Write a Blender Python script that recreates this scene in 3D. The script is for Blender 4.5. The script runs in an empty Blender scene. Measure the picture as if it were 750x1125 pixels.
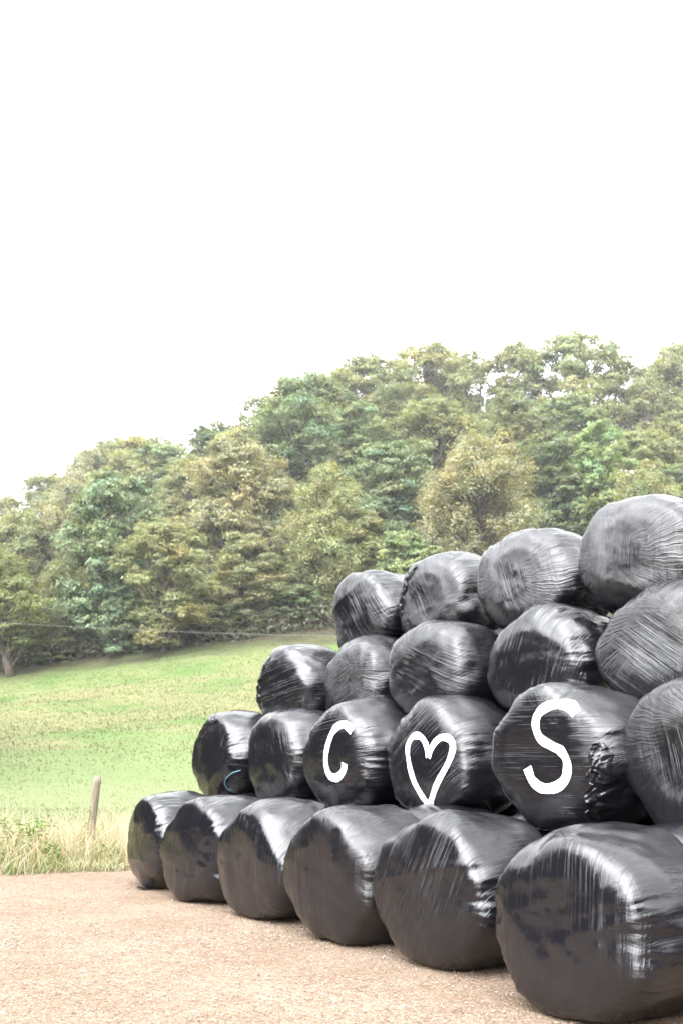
import bpy, bmesh, math, random
import numpy as np
from mathutils import Vector, Matrix
from mathutils.bvhtree import BVHTree

scene = bpy.context.scene
col = scene.collection
random.seed(7)
RAD = math.radians

# ------------------------------------------------------------------ helpers
def link(o, parent=None):
    col.objects.link(o)
    if parent is not None:
        o.parent = parent
    return o

def tag(o, label=None, cat=None, group=None, kind=None):
    if label: o['label'] = label
    if cat: o['category'] = cat
    if group: o['group'] = group
    if kind: o['kind'] = kind
    return o

def empty(name, loc, rz=0.0):
    o = bpy.data.objects.new(name, None)
    o.location = loc
    o.rotation_euler = (0, 0, rz)
    o.empty_display_size = 0.2
    return link(o)

def mesh_np(name, verts, faces, smooth=True, colors=None, mat=None):
    """verts (n,3) float, faces (m,k) int, all faces with k corners."""
    me = bpy.data.meshes.new(name)
    verts = np.asarray(verts, np.float32); faces = np.asarray(faces, np.int32)
    n, k = faces.shape
    me.vertices.add(len(verts)); me.vertices.foreach_set('co', verts.ravel())
    me.loops.add(n * k); me.loops.foreach_set('vertex_index', faces.ravel())
    me.polygons.add(n)
    me.polygons.foreach_set('loop_start', np.arange(0, n * k, k, dtype=np.int32))
    me.polygons.foreach_set('loop_total', np.full(n, k, np.int32))
    me.polygons.foreach_set('use_smooth', np.full(n, smooth, bool))
    me.update(calc_edges=True)
    if colors is not None:
        a = me.color_attributes.new('tone', 'FLOAT_COLOR', 'POINT')
        a.data.foreach_set('color', np.asarray(colors, np.float32).ravel())
    if mat is not None:
        me.materials.append(mat)
    return me

def obj(name, me, parent=None):
    return link(bpy.data.objects.new(name, me), parent)

# lattice value noise, vectorised
def vnoise(p, seed=0):
    p = np.asarray(p, float)
    i = np.floor(p).astype(np.int64); f = p - i
    f = f * f * (3 - 2 * f)
    def h(a, b, c):
        n = (a * 374761393 + b * 668265263 + c * 2147483647 + seed * 974634777) & 0xffffffff
        n = ((n ^ (n >> 13)) * 1274126177) & 0xffffffff
        n = n ^ (n >> 16)
        return (n & 0xffff) / 65535.0
    r = 0
    for dx in (0, 1):
        wx = f[..., 0] if dx else 1 - f[..., 0]
        for dy in (0, 1):
            wy = f[..., 1] if dy else 1 - f[..., 1]
            for dz in (0, 1):
                wz = f[..., 2] if dz else 1 - f[..., 2]
                r = r + wx * wy * wz * h(i[..., 0] + dx, i[..., 1] + dy, i[..., 2] + dz)
    return r * 2 - 1

def fbm(p, seed=0, oct=3):
    r = 0; a = 1; t = 0
    for k in range(oct):
        r = r + a * vnoise(np.asarray(p) * 2 ** k, seed + k * 17); t += a; a *= .5
    return r / t

# ------------------------------------------------------------------ node helpers
class NT:
    def __init__(s, name):
        s.m = bpy.data.materials.new(name); s.m.use_nodes = True
        s.t = s.m.node_tree; s.t.nodes.clear()
        s.out = s.t.nodes.new('ShaderNodeOutputMaterial')
    def n(s, typ, **kw):
        nd = s.t.nodes.new(typ)
        for k, v in kw.items():
            if k.startswith('i_'):
                key = k[2:]
                key = int(key) if key.isdigit() else key.replace('_', ' ')
                nd.inputs[key].default_value = v
            else: setattr(nd, k, v)
        return nd
    def l(s, a, b): s.t.links.new(a, b)
    def math(s, op, a, b=None, clamp=False):
        nd = s.n('ShaderNodeMath', operation=op, use_clamp=clamp)
        for k, v in enumerate((a, b)):
            if v is None: continue
            if isinstance(v, (int, float)): nd.inputs[k].default_value = v
            else: s.l(v, nd.inputs[k])
        return nd.outputs[0]
    def ramp(s, fac, stops, interp='LINEAR'):
        nd = s.n('ShaderNodeValToRGB'); nd.color_ramp.interpolation = interp
        e = nd.color_ramp.elements
        while len(e) < len(stops): e.new(.5)
        for k, (p, c) in enumerate(stops):
            e[k].position = p
            e[k].color = (c, c, c, 1) if isinstance(c, (int, float)) else (*c, 1)
        s.l(fac, nd.inputs[0]); return nd.outputs[0]
    def noise(s, vec, scale, detail=4, rough=.55, dist=0.0):
        nd = s.n('ShaderNodeTexNoise'); nd.inputs['Scale'].default_value = scale
        nd.inputs['Detail'].default_value = detail; nd.inputs['Roughness'].default_value = rough
        nd.inputs['Distortion'].default_value = dist
        s.l(vec, nd.inputs['Vector']); return nd.outputs[0]
    def mix(s, fac, a, b, mode='MIX'):
        nd = s.n('ShaderNodeMix', data_type='RGBA', blend_type=mode)
        for sock, v in ((nd.inputs[0], fac), (nd.inputs[6], a), (nd.inputs[7], b)):
            if isinstance(v, (int, float)): sock.default_value = v
            elif isinstance(v, tuple): sock.default_value = (*v, 1) if len(v) == 3 else v
            else: s.l(v, sock)
        return nd.outputs[2]
    def mapping(s, vec, scale=(1, 1, 1), rot=(0, 0, 0), loc=(0, 0, 0)):
        nd = s.n('ShaderNodeMapping'); nd.inputs['Scale'].default_value = scale
        nd.inputs['Rotation'].default_value = rot; nd.inputs['Location'].default_value = loc
        s.l(vec, nd.inputs['Vector']); return nd

def surf(nt, sh): nt.l(sh, nt.out.inputs['Surface'])

# ------------------------------------------------------------------ materials
def mat_film():
    nt = NT('stretch_film')
    tc = nt.n('ShaderNodeTexCoord'); oi = nt.n('ShaderNodeObjectInfo')
    sep = nt.n('ShaderNodeSeparateColor'); nt.l(oi.outputs['Color'], sep.inputs[0])
    o = tc.outputs['Object']
    xyz = nt.n('ShaderNodeSeparateXYZ'); nt.l(o, xyz.inputs[0])
    rnd = nt.math('MULTIPLY', oi.outputs['Random'], 37.0)
    # straight pulled streaks, direction per bale
    rot = nt.n('ShaderNodeVectorRotate', rotation_type='Y_AXIS'); nt.l(o, rot.inputs['Vector'])
    nt.l(nt.math('MULTIPLY', sep.outputs[0], math.pi), rot.inputs['Angle'])
    offs = nt.n('ShaderNodeCombineXYZ'); nt.l(rnd, offs.inputs[0]); nt.l(rnd, offs.inputs[2])
    add = nt.n('ShaderNodeVectorMath', operation='ADD'); nt.l(rot.outputs[0], add.inputs[0]); nt.l(offs.outputs[0], add.inputs[1])
    m1 = nt.mapping(add.outputs[0], scale=(1.3, 1.3, 21))
    st = nt.noise(m1.outputs[0], 1.6, 5, .6, .25)
    m1b = nt.mapping(add.outputs[0], scale=(.55, .55, 42))
    st2 = nt.noise(m1b.outputs[0], 1.6, 3, .6, .1)
    stm = nt.ramp(nt.noise(add.outputs[0], 2.2, 2), [(.42, 0.0), (.62, 1.0)])
    # radial gathering streaks
    wv = nt.noise(nt.mapping(o, loc=(3, 5, 1)).outputs[0], 1.9, 3); wv2 = nt.noise(nt.mapping(o, loc=(13, 2, 8)).outputs[0], 1.9, 3)
    ox = nt.math('ADD', xyz.outputs[0], nt.math('ADD', nt.math('MULTIPLY', nt.math('SUBTRACT', oi.outputs['Random'], .5), .5), nt.math('MULTIPLY', nt.math('SUBTRACT', wv, .5), .25)))
    oz = nt.math('ADD', xyz.outputs[2], nt.math('ADD', nt.math('MULTIPLY', nt.math('SUBTRACT', nt.math('FRACT', nt.math('MULTIPLY', oi.outputs['Random'], 7.3)), .5), .5), nt.math('MULTIPLY', nt.math('SUBTRACT', wv2, .5), .25)))
    r = nt.math('POWER', nt.math('ADD', nt.math('POWER', xyz.outputs[0], 2), nt.math('POWER', xyz.outputs[2], 2)), .5)
    ang = nt.math('ARCTAN2', oz, ox)
    cA = nt.math('COSINE', ang); sA = nt.math('SINE', ang)
    cmb = nt.n('ShaderNodeCombineXYZ')
    rr = nt.math('MULTIPLY', r, .7)
    nt.l(nt.math('ADD', nt.math('MULTIPLY', cA, 32), rnd), cmb.inputs[0])
    nt.l(nt.math('MULTIPLY', sA, 32), cmb.inputs[1])
    nt.l(nt.math('ADD', rr, nt.math('MULTIPLY', xyz.outputs[1], 1.2)), cmb.inputs[2])
    rd = nt.noise(cmb.outputs[0], 1.0, 5, .65, .35)
    rmask = nt.ramp(nt.math('ADD', nt.math('ADD', r, nt.math('MULTIPLY', nt.noise(o, 2.3, 2), .34)), nt.math('MULTIPLY', nt.math('SUBTRACT', sep.outputs[2], .5), .42)), [(.56, 0.0), (.80, 1.0)])
    rmask = nt.math('MULTIPLY', nt.math('MULTIPLY', rmask, sep.outputs[2]), nt.ramp(r, [(.10, 0.0), (.34, 1.0)]))
    # creases: crumpled film
    rg = nt.noise(nt.mapping(add.outputs[0], scale=(2.2, 1.5, 7)).outputs[0], 2.0, 5, .6, .9)
    ridg = nt.math('ABSOLUTE', nt.math('SUBTRACT', rg, .5))
    ridge = nt.ramp(ridg, [(0.0, 1.0), (.10, .35), (.22, 0.0)])
    lines = nt.math('MULTIPLY', nt.ramp(st2, [(.56, 0.0), (.66, 1.0)]), nt.math('MULTIPLY', stm, sep.outputs[1]))
    warp = nt.noise(nt.mapping(add.outputs[0], scale=(1, 1, 1.8)).outputs[0], 5.5, 3, .5)
    small = nt.noise(nt.mapping(add.outputs[0], scale=(1, 1, 2.2)).outputs[0], 14, 4, .6)
    # wrap layers around the barrel (edges of the film passes)
    by = nt.math('ADD', xyz.outputs[1], nt.math('MULTIPLY', nt.noise(o, 1.7, 2), .06))
    band = nt.math('FRACT', nt.math('MULTIPLY', by, 4.4))
    bandm = nt.ramp(nt.math('ADD', r, 0.0), [(.5, 0.0), (.6, 1.0)])
    fine = nt.noise(nt.mapping(o, scale=(1.5, 60, 1.5)).outputs[0], 2.0, 3, .6)
    h = nt.math('MULTIPLY', nt.math('MULTIPLY', st, sep.outputs[1]), nt.math('ADD', nt.math('MULTIPLY', stm, .8), .25))
    h = nt.math('ADD', h, nt.math('MULTIPLY', nt.math('MULTIPLY', st2, sep.outputs[1]), .22))
    h = nt.math('ADD', h, nt.math('MULTIPLY', nt.math('MULTIPLY', rd, rmask), 1.75))
    mid_ = nt.math('MULTIPLY', nt.math('MULTIPLY', nt.ramp(r, [(.10, 1.0), (.40, 0.0)]), sep.outputs[2]), nt.ramp(sep.outputs[2], [(.55, 0.0), (.95, 1.0)]))
    h = nt.math('ADD', h, nt.math('MULTIPLY', nt.math('MULTIPLY', st2, mid_), 1.5))
    h = nt.math('ADD', h, nt.math('MULTIPLY', ridge, .10))
    h = nt.math('ADD', h, nt.math('MULTIPLY', lines, .75))
    h = nt.math('ADD', h, nt.math('MULTIPLY', warp, .25))
    h = nt.math('ADD', h, nt.math('MULTIPLY', small, .07))
    h = nt.math('ADD', h, nt.math('MULTIPLY', nt.math('MULTIPLY', band, bandm), .07))
    h = nt.math('ADD', h, nt.math('MULTIPLY', nt.math('MULTIPLY', fine, bandm), .16))
    b = nt.n('ShaderNodeBump'); b.inputs['Strength'].default_value = FILM_BUMP; b.inputs['Distance'].default_value = .016
    nt.l(h, b.inputs['Height'])
    # dust: pale specks and a brown film low down
    wz = nt.n('ShaderNodeNewGeometry')
    wp = nt.n('ShaderNodeSeparateXYZ'); nt.l(wz.outputs['Position'], wp.inputs[0])
    low = nt.ramp(wp.outputs[2], [(0.0, 1.0), (.55, 0.0)])
    specks = nt.ramp(nt.noise(o, 95, 2, .5), [(.70, 0.0), (.76, 1.0)])
    dustn = nt.ramp(nt.noise(o, 4.5, 5, .65), [(.35, .15), (.75, 1.0)])
    dust = nt.math('MULTIPLY', nt.math('MULTIPLY', low, dustn), .045)
    upd = nt.math('MULTIPLY', dustn, .004)
    dust = nt.math('ADD', nt.math('ADD', dust, upd), nt.math('MULTIPLY', specks, .12), clamp=True)
    c = nt.mix(dust, (.0045, .0045, .006), (.15, .12, .10))
    p = nt.n('ShaderNodeBsdfPrincipled')
    nt.l(c, p.inputs['Base Color']); nt.l(b.outputs[0], p.inputs['Normal'])
    p.inputs['IOR'].default_value = 1.52
    ro = nt.math('ADD', nt.math('ADD', nt.math('MULTIPLY', st, .12), .08), nt.math('MULTIPLY', dust, 1.2))
    nt.l(ro, p.inputs['Roughness'])
    p.inputs['Coat Weight'].default_value = .05; p.inputs['Coat Roughness'].default_value = .30; p.inputs['Coat IOR'].default_value = 1.5
    nt.l(b.outputs[0], p.inputs['Coat Normal'])
    surf(nt, p.outputs[0]); return nt.m

FILM_BUMP = .42
SKYW = 1.0

def mat_simple(name, c, rough=.6, noise_scale=8, var=.25, bump=.2, dist=.01, stretch=(1, 1, 1), spec=.5):
    nt = NT(name); tc = nt.n('ShaderNodeTexCoord')
    mp = nt.mapping(tc.outputs['Object'], scale=stretch)
    n = nt.noise(mp.outputs[0], noise_scale, 6, .6)
    f = nt.ramp(n, [(.3, 1 - var), (.7, 1 + var)])
    cc = nt.mix(1.0, c, f, 'MULTIPLY')
    p = nt.n('ShaderNodeBsdfPrincipled'); nt.l(cc, p.inputs['Base Color']); p.inputs['Roughness'].default_value = rough
    p.inputs['Specular IOR Level'].default_value = spec
    b = nt.n('ShaderNodeBump'); b.inputs['Strength'].default_value = bump; b.inputs['Distance'].default_value = dist
    nt.l(n, b.inputs['Height']); nt.l(b.outputs[0], p.inputs['Normal'])
    surf(nt, p.outputs[0]); return nt.m

def mat_leaf(name, base=(1, 1, 1), trans=.42):
    """tone attribute (per leaf) x object colour (per tree)"""
    nt = NT(name)
    a = nt.n('ShaderNodeAttribute', attribute_name='tone'); oi = nt.n('ShaderNodeObjectInfo')
    c = nt.mix(1.0, a.outputs['Color'], oi.outputs['Color'], 'MULTIPLY')
    c = nt.mix(1.0, c, base, 'MULTIPLY')
    d = nt.n('ShaderNodeBsdfPrincipled'); nt.l(c, d.inputs['Base Color']); d.inputs['Roughness'].default_value = .6
    d.inputs['Specular IOR Level'].default_value = .35
    t = nt.n('ShaderNodeBsdfTranslucent'); nt.l(nt.mix(1.0, c, (1.15, 1.1, .6), 'MULTIPLY'), t.inputs[0])
    m = nt.n('ShaderNodeMixShader'); m.inputs[0].default_value = trans
    nt.l(d.outputs[0], m.inputs[1]); nt.l(t.outputs[0], m.inputs[2])
    surf(nt, m.outputs[0]); return nt.m

def mat_ground():
    nt = NT('field_grass'); g = nt.n('ShaderNodeNewGeometry'); P = g.outputs['Position']
    sp = nt.n('ShaderNodeSeparateXYZ'); nt.l(P, sp.inputs[0])
    fine = nt.noise(nt.mapping(P, scale=(1, 1, 1)).outputs[0], 9, 6, .7)
    mid = nt.noise(nt.mapping(P, scale=(.35, 1.0, .6)).outputs[0], .55, 5, .6)
    big = nt.noise(nt.mapping(P, scale=(.5, 1.4, 1)).outputs[0], .12, 4, .55)
    green = nt.mix(nt.ramp(mid, [(.3, 0.0), (.7, 1.0)]), (.105, .175, .045), (.155, .225, .07))
    green = nt.mix(nt.ramp(fine, [(.3, .5), (.7, 0.0)]), green, (.09, .15, .04))
    # rough brownish sedge patches on the bank
    slope = nt.ramp(nt.math('DIVIDE', sp.outputs[1], 100.0), [(.44, 0.0), (.49, 1.0), (.66, 1.0), (.76, .35)])
    pm = nt.ramp(nt.math('ADD', nt.math('MULTIPLY', mid, .55), nt.math('MULTIPLY', big, .5)), [(.45, 0.0), (.55, 1.0)])
    brown = nt.mix(nt.ramp(fine, [(.35, 0.0), (.65, 1.0)]), (.23, .165, .105), (.33, .255, .175))
    c = nt.mix(nt.math('MULTIPLY', nt.math('MULTIPLY', pm, slope), .62), green, brown)
    # flat meadow paler
    flat = nt.ramp(nt.math('DIVIDE', nt.math('ADD', sp.outputs[1], nt.math('MULTIPLY', big, 12)), 100.0), [(.0, .85), (.42, .85), (.62, 0.0)])
    c = nt.mix(flat, c, nt.mix(nt.ramp(fine, [(.3, 0.0), (.7, 1.0)]), (.235, .25, .14), (.29, .295, .18)))
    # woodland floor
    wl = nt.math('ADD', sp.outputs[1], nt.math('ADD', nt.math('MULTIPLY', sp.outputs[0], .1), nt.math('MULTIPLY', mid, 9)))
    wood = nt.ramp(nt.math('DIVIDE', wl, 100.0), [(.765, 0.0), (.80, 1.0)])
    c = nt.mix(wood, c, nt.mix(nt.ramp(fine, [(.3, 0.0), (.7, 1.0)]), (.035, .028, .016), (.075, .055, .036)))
    c = nt.mix(1.0, c, (.42, .45, .37), 'MULTIPLY')
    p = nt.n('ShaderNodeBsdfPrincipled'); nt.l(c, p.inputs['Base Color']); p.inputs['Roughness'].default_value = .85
    p.inputs['Specular IOR Level'].default_value = .2
    b = nt.n('ShaderNodeBump'); b.inputs['Strength'].default_value = .7; b.inputs['Distance'].default_value = .12
    nt.l(nt.math('ADD', fine, nt.math('MULTIPLY', mid, 1.5)), b.inputs['Height']); nt.l(b.outputs[0], p.inputs['Normal'])
    surf(nt, p.outputs[0]); return nt.m

def mat_yard():
    nt = NT('yard_chippings'); g = nt.n('ShaderNodeNewGeometry'); P = g.outputs['Position']
    v = nt.n('ShaderNodeTexVoronoi'); v.inputs['Scale'].default_value = 70; nt.l(P, v.inputs['Vector'])
    v2 = nt.n('ShaderNodeTexVoronoi'); v2.inputs['Scale'].default_value = 28; nt.l(P, v2.inputs['Vector'])
    sc = nt.n('ShaderNodeSeparateColor'); nt.l(v.outputs['Color'], sc.inputs[0])
    sc2 = nt.n('ShaderNodeSeparateColor'); nt.l(v2.outputs['Color'], sc2.inputs[0])
    big = nt.noise(P, .8, 5, .6); mid = nt.noise(P, 5, 5, .65)
    a = nt.ramp(sc.outputs[0], [(0.0, (.11, .072, .048)), (.3, (.20, .145, .105)), (.75, (.28, .215, .165)), (1.0, (.42, .36, .30))])
    a2 = nt.ramp(sc2.outputs[1], [(0.0, (.13, .09, .062)), (.6, (.25, .19, .14)), (1.0, (.34, .28, .225))])
    c = nt.mix(.45, a, a2)
    c = nt.mix(nt.ramp(big, [(.35, .0), (.65, .5)]), c, (.175, .115, .078))
    big2 = nt.noise(nt.mapping(P, scale=(.8, 1, 1)).outputs[0], .9, 5, .65)
    c = nt.mix(nt.ramp(big2, [(.5, 0.0), (.75, .35)]), c, (.35, .295, .245))
    c = nt.mix(nt.ramp(mid, [(.52, 0.0), (.75, .5)]), c, (.33, .27, .22))
    c = nt.mix(1.0, c, (YARD_GAIN * 1.0, YARD_GAIN * .97, YARD_GAIN * .93), 'MULTIPLY')
    p = nt.n('ShaderNodeBsdfPrincipled'); nt.l(c, p.inputs['Base Color']); p.inputs['Roughness'].default_value = .9
    p.inputs['Specular IOR Level'].default_value = .15
    b = nt.n('ShaderNodeBump'); b.inputs['Strength'].default_value = .9; b.inputs['Distance'].default_value = .02
    h = nt.math('ADD', nt.math('MULTIPLY', v.outputs['Distance'], -.8), nt.math('ADD', nt.math('MULTIPLY', v2.outputs['Distance'], -.7), nt.math('MULTIPLY', mid, 1.2)))
    nt.l(h, b.inputs['Height']); nt.l(b.outputs[0], p.inputs['Normal'])
    surf(nt, p.outputs[0]); return nt.m
YARD_GAIN = .62

def mat_paint():
    nt = NT('white_paint'); tc = nt.n('ShaderNodeTexCoord'); o = tc.outputs['Object']
    n = nt.noise(nt.mapping(o, scale=(1, 1, 5)).outputs[0], 9, 5, .65)
    c = nt.mix(nt.ramp(n, [(.3, 0.0), (.7, 1.0)]), (.38, .38, .378), (.52, .52, .515))
    p = nt.n('ShaderNodeBsdfPrincipled'); nt.l(c, p.inputs['Base Color']); p.inputs['Roughness'].default_value = .45
    b = nt.n('ShaderNodeBump'); b.inputs['Strength'].default_value = .35; b.inputs['Distance'].default_value = .008
    nt.l(n, b.inputs['Height']); nt.l(b.outputs[0], p.inputs['Normal'])
    surf(nt, p.outputs[0]); return nt.m

M = dict(
    film=mat_film(), ground=mat_ground(), yard=mat_yard(), paint=mat_paint(),
    leaf=mat_leaf('foliage', (.97, 1.02, .86)), grass=mat_leaf('grass_blades', (.62, .61, .58), trans=.3),
    bark=mat_simple('bark', (.055, .044, .034), .9, 5, .5, .8, .05, (1, 1, .25), .2),
    wood=mat_simple('weathered_wood', (.13, .105, .08), .85, 9, .35, .6, .01, (3, 3, .35), .2),
    twine=mat_simple('blue_twine', (.05, .12, .145), .5, 30, .2, .3, .003),
    wire=mat_simple('cable_sheath', (.09, .092, .09), .5, 5, .1, .1, .002),
    field=mat_leaf('field_blades', (.425, .455, .375), trans=.3),
    chips=mat_leaf('loose_chippings', trans=0.0),
)

# ------------------------------------------------------------------ terrain
def lerp(t, x):
    return np.interp(x, [a for a, b in t], [b for a, b in t])
G1 = [(-70, 4.5), (-40, 5.5), (-24, 7.4), (-5, 10.1), (10, 12.0), (40, 13.0), (80, 13)]
G2 = [(-100, 10), (-70, 13), (-44, 21), (-27, 28), (-9, 34), (9, 37), (33, 37), (60, 36), (100, 33)]
def terrain_h(x, y):
    x = np.asarray(x, float); y = np.asarray(y, float)
    a = lerp(G1, x); b = lerp(G2, x)
    t = np.clip((y - 34) / 41, 0, 1); h = a * (t * t * .55 + t * .45)
    t2 = np.clip((y - 75) / 50, 0, 1); h = h + (b - a) * (t2 * .75 + .25 * t2 * t2 * (3 - 2 * t2))
    h = h - np.maximum(y - 125, 0) * .06
    k = np.clip((y - 36) / 15, 0, 1)
    h = h + k * (.30 * fbm(np.stack([x * .12, y * .12, x * 0], -1), 5, 3) + .10 * fbm(np.stack([x * .6, y * .6, x * 0], -1), 9, 2))
    return h

xs = np.concatenate([np.linspace(-600, -75, 12), np.linspace(-70, 70, 281), np.linspace(75, 600, 12)])
ys = np.concatenate([np.linspace(-500, 10, 12), np.linspace(12, 132, 300), np.linspace(140, 900, 20)])
X, Y = np.meshgrid(xs, ys); Z = terrain_h(X, Y)
nx, ny = len(xs), len(ys)
idx = np.arange(nx * ny).reshape(ny, nx)
F = np.stack([idx[:-1, :-1], idx[:-1, 1:], idx[1:, 1:], idx[1:, :-1]], -1).reshape(-1, 4)
gr = obj('hillside_field', mesh_np('hillside_field', np.stack([X, Y, Z], -1).reshape(-1, 3), F, True, None, M['ground']))
tag(gr, 'green grazing field rising to a wooded hill', kind='structure')

# yard of chippings: a sheet 4 mm above, with a ragged far edge and slight unevenness
def yard_edge(x):
    x = np.asarray(x, float)
    return 15.25 + .15 * (x + 4) + .22 * vnoise(np.stack([x * 1.3, x * 0, x * 0], -1), 3) + .10 * vnoise(np.stack([x * 5, x * 0, x * 0], -1), 4)
yx = np.concatenate([np.linspace(-15, -8.2, 12), np.linspace(-8, 12, 220), np.linspace(12.4, 30, 20)])
yv = np.linspace(0, 1, 200) ** .75
X, V = np.meshgrid(yx, yv)
E = yard_edge(X); E = np.where(X > -1.0, np.minimum(E + (X + 1) * 1.5, 24), E)
Y = -22 + V * (E + 22)
Z = .006 + .018 * (fbm(np.stack([X * 1.1, Y * 1.1, X * 0], -1), 2, 4) + 1) * np.clip((1 - V) * 60, 0, 1)
nx, ny = len(yx), len(yv); idx = np.arange(nx * ny).reshape(ny, nx)
F = np.stack([idx[:-1, :-1], idx[:-1, 1:], idx[1:, 1:], idx[1:, :-1]], -1).reshape(-1, 4)
yd = obj('yard_ground', mesh_np('yard_ground', np.stack([X, Y, Z], -1).reshape(-1, 3), F, True, None, M['yard']))
tag(yd, 'pale brown yard of crushed chippings', kind='structure')
def yard_z(x, y):
    return .012 + .018 * (fbm(np.stack([x * 1.1, y * 1.1, x * 0], -1), 2, 4) + 1)

# loose chips on the yard
rng = np.random.default_rng(11)
def chips(n, x0, x1, y0, y1, smin, smax, sd):
    r = np.random.default_rng(sd)
    x = r.uniform(x0, x1, n); y = y0 + (y1 - y0) * r.uniform(0, 1, n) ** 1.3
    ok = y < yard_edge(x) - .1 * r.uniform(0, 1, n); x, y = x[ok], y[ok]; n = len(x)
    s = smin + (smax - smin) * r.uniform(0, 1, n) ** 3
    z = yard_z(x, y)
    # squashed 5-sided pebbles / slivers: an octahedron with random corners
    base = np.array([[1, 0, 0], [0, 1, 0], [-1, 0, 0], [0, -1, 0], [0, 0, 1], [0, 0, -1]], float)
    V = base[None] * r.uniform(.5, 1.1, (n, 6, 1))
    V[:, :, 0] *= s[:, None] * r.uniform(.7, 2.0, (n, 1)); V[:, :, 1] *= s[:, None] * .7; V[:, :, 2] *= s[:, None] * .42
    a = r.uniform(0, 6.28, n); ca, sa = np.cos(a)[:, None], np.sin(a)[:, None]
    tx = V[:, :, 0] * ca - V[:, :, 1] * sa; ty = V[:, :, 0] * sa + V[:, :, 1] * ca
    V = np.stack([tx + x[:, None], ty + y[:, None], V[:, :, 2] + (z + s * .1)[:, None] + tx * r.normal(0, .25, (n, 1))], -1)
    f = np.array([[0, 1, 4], [1, 2, 4], [2, 3, 4], [3, 0, 4], [1, 0, 5], [2, 1, 5], [3, 2, 5], [0, 3, 5]])
    F = (f[None] + (np.arange(n) * 6)[:, None, None]).reshape(-1, 3)
    pal = np.array([[.13, .085, .055], [.23, .17, .12], [.30, .235, .18], [.40, .34, .28], [.52, .46, .40], [.20, .13, .085]])
    c = pal[r.choice(6, n, p=[.13, .27, .30, .17, .05, .08])] * r.uniform(.85, 1.15, (n, 1)) * YARD_GAIN
    C = np.concatenate([np.repeat(c, 6, 0), np.ones((n * 6, 1))], 1)
    return V.reshape(-1, 3), F, C
parts = [chips(95000, -5, 5.5, 3.8, 10, .003, .012, 1), chips(45000, -9, 4, 9, 17, .004, .014, 2)]
off = 0; VV = []; FF = []; CC = []
for v, f, c in parts:
    VV.append(v); FF.append(f + off); CC.append(c); off += len(v)
ch = obj('loose_chippings', mesh_np('loose_chippings', np.concatenate(VV), np.concatenate(FF), False, np.concatenate(CC), M['chips']))
tag(ch, 'loose stone and wood chippings scattered over the yard', 'gravel', kind='stuff')

# ------------------------------------------------------------------ grass blades
def blades(n, xf, hmin, hmax, w, lean, cols, sd, zf, seg=3, noisef=None, spread=0.0):
    """curved tapering blades; xf(r,n)->x,y ; cols: list of (rgb, weight)"""
    r = np.random.default_rng(sd)
    x, y = xf(r, n)
    if noisef is not None:
        k = noisef(x, y) > r.uniform(0, 1, len(x)); x, y = x[k], y[k]
    n = len(x); h = r.uniform(hmin, hmax, n) * (.7 + .5 * (fbm(np.stack([x * .8, y * .8, x * 0], -1), 31, 2) + .5))
    a = r.uniform(0, 6.28, n); b = r.uniform(0, 6.28, n); L = np.abs(r.normal(0, lean, n)) * h
    z = zf(x, y); ww = w * r.uniform(.6, 1.4, n)
    V = []
    for k in range(seg + 1):
        t = k / seg
        cx = x + np.cos(b) * L * t * t; cy = y + np.sin(b) * L * t * t; cz = z + h * (t - .25 * t * t * np.minimum(L / h, 1))
        wd = ww * (1 - t) ** .6 + ww * .12
        V.append(np.stack([cx - np.cos(a) * wd / 2, cy - np.sin(a) * wd / 2, cz], -1))
        V.append(np.stack([cx + np.cos(a) * wd / 2, cy + np.sin(a) * wd / 2, cz], -1))
    V = np.stack(V, 1)
    m = 2 * (seg + 1)
    f = np.array([[2 * k, 2 * k + 1, 2 * k + 3, 2 * k + 2] for k in range(seg)])
    F = (f[None] + (np.arange(n) * m)[:, None, None]).reshape(-1, 4)
    C = cols(r, x, y) * r.uniform(.8, 1.2, (n, 1))
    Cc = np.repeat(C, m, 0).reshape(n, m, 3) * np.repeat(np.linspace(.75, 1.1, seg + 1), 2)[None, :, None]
    return V.reshape(-1, 3), F, np.concatenate([Cc.reshape(-1, 3), np.ones((n * m, 1))], 1)

def pal(colors, w):
    colors = np.array(colors); w = np.array(w, float); w /= w.sum()
    return lambda r, x, y: colors[r.choice(len(colors), len(x), p=w)]
STRAW = [(.50, .41, .29), (.58, .50, .38), (.40, .32, .21), (.30, .34, .16), (.17, .25, .08)]

def leaf_scatter(n, xf, hmax, size, colors, sd, zf, clump=1.2):
    r = np.random.default_rng(sd); x, y = xf(r, n)
    k = .25 + .75 * np.clip(fbm(np.stack([x / clump, y / clump, x * 0], -1), sd, 3) * 1.6 + .5, 0, 1)
    z = zf(x, y) + hmax * k * r.uniform(0, 1, n) ** .7
    P = np.stack([x, y, z], -1); nd = r.normal(0, 1, (n, 3)) + np.array([0, -.4, .9]); nd /= np.linalg.norm(nd, axis=1, keepdims=True)
    u = np.cross(nd, r.normal(0, 1, (n, 3))); u /= np.linalg.norm(u, axis=1, keepdims=True); w = np.cross(nd, u)
    L = size * r.uniform(.6, 1.4, (n, 1))
    V = np.stack([P - u * L / 2, P + w * L * .32, P + u * L / 2, P - w * L * .32], 1).reshape(-1, 3)
    colors = np.array(colors); c = colors[r.integers(0, len(colors), n)] * r.uniform(.7, 1.3, (n, 1))
    return V, np.arange(n * 4).reshape(-1, 4), np.repeat(np.concatenate([c, np.ones((n, 1))], 1), 4, 0)

def build_stuff(name, parts, mat, label, cat):
    off = 0; VV = []; FF = []; CC = []
    for v, f, c in parts:
        VV.append(v); FF.append(f + off); CC.append(c); off += len(v)
    o = obj(name, mesh_np(name, np.concatenate(VV), np.concatenate(FF), False, np.concatenate(CC), mat))
    return tag(o, label, cat, kind='stuff')

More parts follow.
